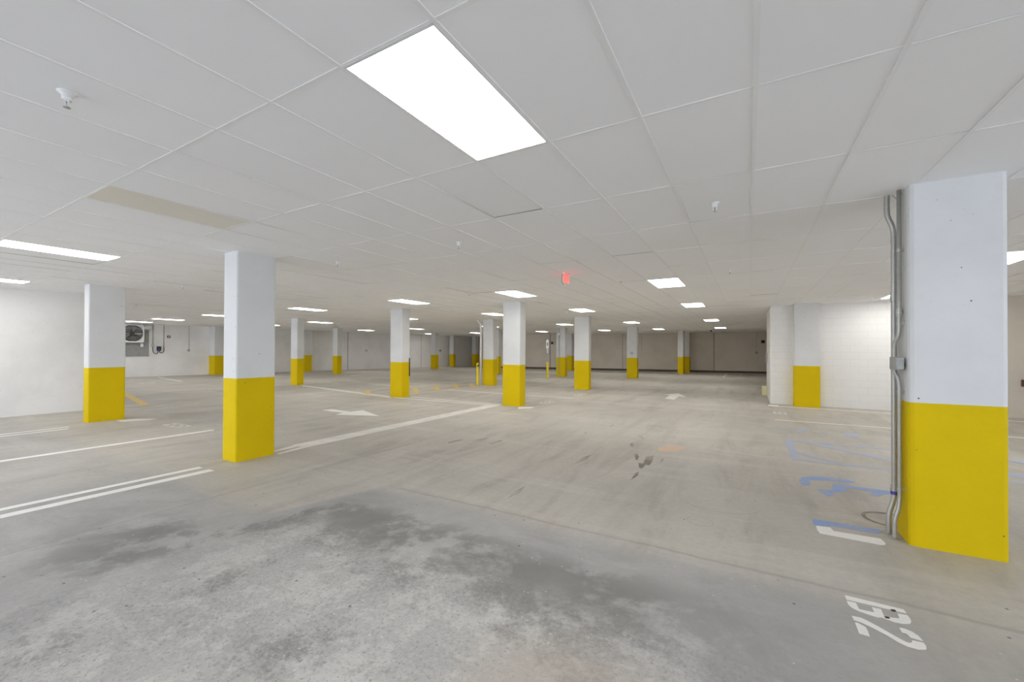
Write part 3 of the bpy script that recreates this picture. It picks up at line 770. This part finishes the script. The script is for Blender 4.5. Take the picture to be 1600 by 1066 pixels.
# ================================================================ paint and stains on the slab: parts of the floor
def subdivide_poly(pts): return pts
zc = [0.0012]
def paint(name, pts, m, label, z=None, t=0.0009):
    bm = bmesh.new()
    if z is None: z = zc[0]; zc[0] += 0.00002
    vs = [bm.verts.new((x, y, z)) for x, y in pts]
    f = bm.faces.new(vs)
    if f.normal.z < 0: f.normal_flip()
    bm.normal_update()
    if bm.faces[:][0].normal.z < 0: bmesh.ops.reverse_faces(bm, faces=bm.faces[:])
    bmesh.ops.triangulate(bm, faces=bm.faces[:], ngon_method='EAR_CLIP')
    r = bmesh.ops.extrude_face_region(bm, geom=bm.faces[:])
    o = link(name, bm, M[m], parent=floor) if False else None
    # keep only the top sheet and its thin skirt
    up = [v for v in r['geom'] if isinstance(v, bmesh.types.BMVert)]
    bmesh.ops.translate(bm, verts=up, vec=(0, 0, t))
    o = link(name, bm, M[m], parent=floor)
    o['label'] = label
    return o
def rect(x0, x1, y0, y1): return [(x0, y0), (x1, y0), (x1, y1), (x0, y1)]
def strip(a, b, w):
    a = Vector(a); b = Vector(b); d = (b-a).normalized(); n_ = Vector((-d.y, d.x))*(w/2)
    return [tuple(a-n_), tuple(b-n_), tuple(b+n_), tuple(a+n_)]
def multi(name, polys, m, label):
    """several strokes of one marking, one mesh"""
    bm = bmesh.new(); z = zc[0]; zc[0] += 0.00002
    for pts in polys:
        f = bm.faces.new([bm.verts.new((x, y, z)) for x, y in pts])
        f.normal_update()
        if f.normal.z < 0: f.normal_flip()
        z += 0.00012
    bmesh.ops.triangulate(bm, faces=bm.faces[:], ngon_method='EAR_CLIP')
    r = bmesh.ops.extrude_face_region(bm, geom=bm.faces[:])
    bmesh.ops.translate(bm, verts=[v for v in r['geom'] if isinstance(v, bmesh.types.BMVert)], vec=(0, 0, 0.0009))
    o = link(name, bm, M[m], parent=floor); o['label'] = label
    return o

PAINT={
 'B2_stem':[(0.565, 3.594), (0.861, 3.587), (0.864, 3.54), (0.565, 3.536)],
 'B2_bowl':[(0.563, 3.519), (0.612, 3.521), (0.614, 3.445), (0.69, 3.452), (0.69, 3.515), (0.736, 3.517), (0.733, 3.427), (0.81, 3.453), (0.814, 3.513), (0.863, 3.52), (0.866, 3.477), (0.862, 3.446), (0.848, 3.414), (0.813, 3.394), (0.773, 3.389), (0.737, 3.402), (0.717, 3.409), (0.693, 3.396), (0.658, 3.402), (0.607, 3.416), (0.577, 3.439), (0.564, 3.472)],
 'B2_two':[(0.559, 3.337), (0.604, 3.34), (0.627, 3.328), (0.674, 3.288), (0.721, 3.243), (0.766, 3.2), (0.782, 3.191), (0.795, 3.194), (0.805, 3.207), (0.811, 3.23), (0.86, 3.235), (0.863, 3.21), (0.858, 3.18), (0.849, 3.164), (0.816, 3.146), (0.774, 3.146), (0.737, 3.167), (0.696, 3.211), (0.631, 3.262), (0.595, 3.282), (0.561, 3.289)],
 'B2_foot':[(0.562, 3.264), (0.575, 3.268), (0.607, 3.243), (0.611, 3.212), (0.609, 3.144), (0.561, 3.147)],
 'B2_hook':[(0.78, 3.337), (0.804, 3.342), (0.834, 3.33), (0.855, 3.296), (0.863, 3.249), (0.81, 3.253), (0.804, 3.283), (0.793, 3.289), (0.781, 3.286)],
 'white_bar':[(0.555, 4.882), (0.664, 4.902), (0.68, 4.821), (1.01, 4.837), (1.024, 4.743), (1.009, 4.694), (0.977, 4.676), (0.563, 4.693), (0.551, 4.77)],
 'blue_bar':[(0.541, 5.029), (0.562, 5.066), (1.05, 5.076), (1.051, 5.006), (1.025, 4.956), (0.954, 4.948), (0.692, 4.949), (0.542, 4.886)],
 'sym1':[(0.557, 6.467), (0.61, 6.674), (0.77, 6.798), (1.107, 6.85), (1.176, 6.748), (1.076, 6.663), (0.966, 6.69), (0.685, 6.577), (0.657, 6.309), (0.58, 6.264)],
 'sym2':[(0.906, 6.522), (0.984, 6.523), (1.247, 6.536), (1.408, 6.548), (1.488, 6.56), (1.543, 6.524), (1.513, 6.394), (1.458, 6.428), (1.368, 6.363), (1.291, 6.235), (1.228, 6.235), (1.246, 6.393), (1.12, 6.431), (1.031, 6.426), (0.99, 6.252), (0.889, 6.164), (0.864, 6.224)],
 'sym3':[(0.713, 6.176), (0.864, 6.224), (0.854, 6.058), (0.834, 5.963), (0.78, 5.947), (0.75, 6.024)],
 'hatch_left':[(0.575, 9.294), (0.716, 9.336), (0.668, 7.732), (0.579, 7.639)],
 'hatch_top':[(0.72, 9.382), (2.146, 9.495), (2.096, 9.273), (0.708, 9.232)],
 'hatch_bot':[(0.588, 7.763), (1.774, 7.852), (1.748, 7.737), (0.58, 7.66)],
 'diag1':[(0.801, 9.344), (1.015, 9.334), (1.917, 8.481), (1.882, 8.325), (1.278, 8.852), (0.987, 9.075)],
 'diag2':[(0.654, 8.313), (0.783, 8.246), (0.946, 8.027), (1.193, 7.792), (1.123, 7.778), (0.914, 7.909), (0.699, 8.162)],
 'far1':[(0.586, 10.713), (0.712, 10.869), (0.689, 10.622), (0.612, 10.501)],
 'far2':[(0.737, 10.305), (0.907, 10.588), (0.956, 10.862), (1.149, 11.017), (1.059, 10.625), (0.883, 10.306)],
 'far3':[(1.276, 10.721), (1.409, 10.73), (1.352, 10.387), (1.253, 10.427)],
 'far4':[(1.641, 10.714), (1.889, 10.83), (1.929, 10.557), (1.794, 10.286), (1.674, 10.354)],
 'st1':[(-1.568, 6.739), (-1.547, 6.826), (-1.476, 6.649), (-1.446, 6.42), (-1.48, 6.44)],
 'st2':[(-1.377, 6.68), (-1.333, 6.763), (-1.287, 6.835), (-1.238, 6.453), (-1.237, 6.203), (-1.285, 6.235), (-1.29, 5.972), (-1.337, 6.025), (-1.4, 6.266), (-1.334, 6.268)],
 'st3':[(-1.298, 5.367), (-1.318, 5.703), (-1.293, 5.826), (-1.263, 5.633)],
 'st4':[(-1.114, 6.363), (-1.146, 6.68), (-1.113, 6.727)],
 'st5':[(-1.807, 7.411), (-1.809, 7.594), (-1.735, 7.455), (-1.719, 7.287), (-1.756, 7.3)],
 'st6':[(-2.196, 5.715), (-2.206, 6.183), (-2.153, 6.387), (-2.115, 6.018)],
 'st7':[(-2.318, 4.016), (-2.366, 4.294), (-2.348, 4.488), (-2.296, 4.216)],
 'st8':[(-4.651, 5.916), (-4.591, 6.285), (-4.536, 6.179), (-4.592, 5.84)],
 'st9':[(-4.298, 6.283), (-4.284, 6.595), (-4.236, 6.625), (-4.21, 6.415)],
 'st10':[(-3.947, 6.174), (-3.933, 6.583), (-3.875, 6.5), (-3.909, 6.179)],
 'orange':[(-1.344, 7.31), (-1.212, 7.681), (-0.931, 7.762), (-0.923, 7.564), (-1.021, 7.249), (-1.253, 7.156)],
 'st11':[(-1.888, 8.329), (-1.77, 8.224), (-1.666, 7.994), (-1.766, 8.12)],
 'st12':[(-2.84, 7.981), (-2.868, 8.156), (-2.799, 8.006), (-2.773, 7.838)],
 'st13':[(-2.623, 8.984), (-2.602, 9.284), (-2.562, 9.078), (-2.583, 8.953)],
}
P_ = PAINT
multi('stall_number', [P_['B2_stem'], P_['B2_bowl'], P_['B2_two'], P_['B2_foot'], P_['B2_hook']], 'pw', 'white stencilled stall number B2 on the floor closest to the viewer')
bm = bmesh.new()
for x, y in ((0.80, 3.535), (0.745, 3.42)): obox(bm, (x, y, 0.004), (0.9, 0.3, 0), (-0.3, 0.9, 0), (0, 0, 1), 0.011, 0.007, 0.003)
link('dirt_crumb', bm, M['dark'], parent=floor)
paint('painted_bar', P_['white_bar'], 'pw', 'short thick white bar below the blue bar')
paint('blue_bar', P_['blue_bar'], 'pb', 'short blue bar above the white bar')
multi('accessible_symbol', [P_['sym1'], P_['sym2'], P_['sym3']], 'pb', 'blue wheelchair symbol worn by traffic')
multi('blue_hatching', [P_['hatch_left'], [(0.72, 9.37), (5.2, 9.52), (5.2, 9.36), (0.71, 9.24)], [(0.58, 7.66), (0.59, 7.765), (5.2, 7.83), (5.2, 7.73)], P_['diag1'], P_['diag2'],
    [(1.88, 9.40), (2.1, 9.40), (3.75, 7.75), (3.45, 7.75)], [(3.3, 9.4), (3.55, 9.4), (5.1, 7.8), (4.85, 7.8)]], 'pbf', 'faded blue hatched access aisle')
multi('blue_remnant', [P_['far1'], P_['far2'], P_['far3'], P_['far4']], 'pbf', 'faint blue remains of an old marking')
paint('orange_patch', P_['orange'], 'po', 'faint orange paint patch')
multi('brown_stain', [P_['st1'], P_['st2'], P_['st3'], P_['st4'], P_['st5']], 'stain', 'brown spill stain in the open lane')
for n_ in ('st6', 'st7', 'st8', 'st9', 'st10', 'st11', 'st12', 'st13'):
    paint('tire_scuff', P_[n_], 'mark', 'short dark skid scuff')

# stall lines on the left
paint('stall_line', rect(-6.66, -6.55, -6.0, 2.89), 'pw', 'left line of the double white line leading to the second nearest column')
paint('stall_line', rect(-6.40, -6.26, -6.0, 2.90), 'pw', 'right line of the double white line leading to the second nearest column')
paint('stall_line', rect(-9.50, -9.36, -6.0, 4.34), 'pw', 'single white stall line between the two left columns')
paint('stall_line', rect(-12.39, -12.30, -6.0, 2.96), 'pw', 'far line of the double line leading to the leftmost column')
paint('stall_line', rect(-12.11, -12.02, -6.0, 2.88), 'pw', 'near line of the double line leading to the leftmost column')
# broad band
paint('broad_band', [(-6.80, 4.35), (-6.43, 4.35), (-6.42, 10.62), (-6.78, 10.62)], 'pwf', 'broad white band running to the middle column')
paint('band_tail', [(-6.66, 3.86), (-6.56, 3.86), (-6.62, 4.35), (-6.76, 4.35)], 'pwf', 'tapering left tail of the broad white band')
paint('band_tail', [(-6.46, 3.86), (-6.36, 3.86), (-6.43, 4.35), (-6.55, 4.35)], 'pwf', 'tapering right tail of the broad white band')
# line from column C past F to L
multi('stall_line', [strip((-18.6, 11.98), (-10.95, 10.62), 0.10), strip((-10.2, 10.92), (-6.5, 10.80), 0.10)], 'pw', 'upper line of the long double line joining three columns')
multi('stall_line', [strip((-17.4, 11.60), (-12.74, 10.77), 0.10), strip((-12.74, 10.77), (-10.6, 10.38), 0.10), strip((-10.6, 10.45), (-6.4, 10.56), 0.10)], 'pw', 'lower line of the long double line joining three columns')
paint('stall_line', [(-5.78, 10.62), (-5.38, 10.90), (-5.36, 10.55), (-5.62, 10.30)], 'pw', 'short white line end right of the middle column')
multi('lane_arrow', [[(-10.03, 7.26), (-9.12, 7.24), (-9.12, 7.47), (-9.95, 7.52)], [(-9.10, 7.84), (-9.14, 7.45), (-9.14, 7.24), (-9.04, 6.93), (-7.94, 7.36)]], 'pw', 'large white lane arrow left of the broad band')
multi('lane_arrow', [[(-2.50, 15.2), (-2.18, 15.0), (-2.18, 16.35), (-2.52, 16.40)], [(-2.76, 16.50), (-2.18, 16.20), (-1.93, 16.12), (-2.36, 17.35)]], 'pw', 'white lane arrow in the driving lane beyond the open floor')
# hatched aisle by column F
multi('hatch_border', [strip((-13.2, 11.0), (-13.35, 12.6), 0.09), strip((-13.35, 12.6), (-12.97, 13.9), 0.09), strip((-12.97, 13.9), (-11.55, 16.9), 0.09), strip((-10.85, 11.4), (-10.82, 15.9), 0.09)], 'pyf', 'pale border lines of the yellow hatched aisle')
for i, (a, b) in enumerate((((-12.08, 10.55), (-13.15, 11.6)), ((-10.97, 12.0), (-12.48, 13.55)), ((-11.03, 13.28), (-12.52, 14.98)), ((-11.0, 14.6), (-12.3, 16.08)), ((-10.83, 15.5), (-11.83, 16.9)))):
    paint('hatch_stripe', strip(a, b, 0.22), 'py', 'yellow hatch stripe')
paint('hatch_border', strip((-13.2, 10.93), (-11.2, 10.50), 0.10), 'pyf', 'yellow near edge of the hatched aisle')
# further stall lines
paint('stall_line', strip((-18.16, 14.6), (-12.9, 13.6), 0.10), 'pf', 'thin stall line left of the hatched aisle')
paint('stall_line', strip((-10.82, 13.68), (-5.2, 13.45), 0.10), 'pw', 'stall line passing behind the middle column')
paint('stall_line', strip((-10.2, 16.5), (-5.9, 16.75), 0.10), 'pf', 'stall line joining the two columns beyond the middle one')
paint('stall_line', strip((-18.5, 17.3), (-12.6, 16.6), 0.10), 'pf', 'faint stall line beyond the hatched aisle')
paint('stall_line', strip((-17.0, 21.0), (-9.0, 19.8), 0.10), 'pf', 'faint stall line far behind the hatched aisle')
paint('stall_line', strip((-29.68, 10.75), (-24.7, 9.93), 0.11), 'pw', 'white stall line reaching the fan wall')
paint('stall_line', strip((-24.7, 10.95), (-23.9, 12.2), 0.1), 'pf', 'faint short line by the far left column')
paint('stall_line', strip((-18.9, 8.8), (-18.5, 9.7), 0.12), 'pf', 'short line end left of the second nearest column')
paint('stall_line', strip((-13.9, 4.72), (-14.3, 6.2), 0.05), 'pf', 'very faint line beyond the leftmost column')
paint('stall_line', strip((-22.5, 17.9), (-17.5, 17.2), 0.10), 'pf', 'faint line in front of the distant left column')
paint('yellow_stripe', strip((-10.30, 19.5), (-10.28, 22.4), 0.14), 'pyf', 'pale yellow stripe at the signpost bollard')
paint('yellow_stripe', strip((-19.9, 6.20), (-15.2, 5.22), 0.20), 'py', 'yellow diagonal stripe beyond the leftmost column')
paint('yellow_stripe', strip((-15.60, 4.5), (-15.25, 5.15), 0.14), 'pyf', 'pale yellow border beyond the leftmost column')
paint('stall_line', [(-12.60, 3.78), (-12.2, 3.75), (-11.95, 4.18), (-12.05, 4.36), (-12.45, 4.1)], 'pw', 'white line end right of the leftmost column')
paint('stall_line', rect(-1.42, -1.30, 29.3, 34.2), 'pf', 'stall line end before the dark back wall')
paint('stall_line', strip((0.57, 14.87), (9.2, 14.62), 0.10), 'pw', 'white line along the foot of the block wall')
paint('line_end', [(0.50, 14.80), (0.78, 14.75), (0.80, 15.15), (0.55, 15.2)], 'pw', 'small white blot at the block wall corner')
paint('stall_line', strip((0.55, 11.90), (9.2, 11.98), 0.10), 'pw', 'white stall line in front of the block wall')

# stencilled numbers too small to read: same stencil, seen very flat
def stencil(x0, x1, y0, y1, label, m='pw'):
    """a two-character stencil whose tops point to +X and which reads toward -Y"""
    w = (y1-y0); h = x1-x0
    def tr(u, v): return (x0+v*h, y1-u*w)      # u along the reading direction, v up the letter
    polys = []
    def r(u0, u1, v0, v1): polys.append([tr(u0, v0), tr(u1, v0), tr(u1, v1), tr(u0, v1)])
    r(0, 0.09, 0, 1); r(0.12, 0.40, 0.84, 1); r(0.12, 0.40, 0.42, 0.58); r(0.12, 0.40, 0, 0.16); r(0.34, 0.44, 0.16, 0.42); r(0.34, 0.44, 0.58, 0.84)
    r(0.56, 0.96, 0.84, 1); r(0.88, 1.0, 0.5, 0.84); r(0.60, 0.96, 0.42, 0.58); r(0.88, 1.0, 0.16, 0.5); r(0.56, 0.96, 0, 0.16)
    return multi('stall_number', polys, m, label)
stencil(-5.68, -5.38, 11.70, 12.42, 'small flat stencilled stall number right of the middle column', 'pf')
stencil(-5.60, -5.28, 14.45, 15.15, 'small flat stencilled stall number before the column right of the middle one', 'pf')
stencil(0.58, 0.88, 13.05, 13.52, 'small flat stencilled stall number in front of the block wall', 'pwf')
stencil(-10.98, -10.30, 4.04, 4.34, 'stencilled stall number between the two left columns', 'pf')
stencil(-18.56, -18.05, 13.1, 13.85, 'barely visible stall number beyond the column on the double line', 'pf')
stencil(-25.0, -24.5, 8.3, 8.85, 'barely visible stall number near the fan wall', 'pf')

# round marks and the drain ring
def ring(cx, cy, r, w, m, label, name='round_mark', a0=0, a1=360):
    n_ = 40; bm = bmesh.new(); z = zc[0]; zc[0] += 0.00002; prev = None
    for i in range(n_+1):
        a = math.radians(a0+(a1-a0)*i/n_)
        p = [bm.verts.new((cx+rr*math.cos(a), cy+rr*math.sin(a), z)) for rr in (r, r+w)]
        if prev: bm.faces.new((prev[0], p[0], p[1], prev[1]))
        prev = p
    o = link(name, bm, M[m], parent=floor); o['label'] = label; return o
ring(-0.405, 4.43, 0.112, 0.007, 'mark', 'thin dark ring print on the open floor')
ring(1.20, 5.42, 0.18, 0.035, 'stain', 'dark ring stain behind the conduits', a0=60, a1=300)
ring(-0.28, 5.2, 0.42, 0.006, 'mark', 'large faint circle scratch', a0=150, a1=330)
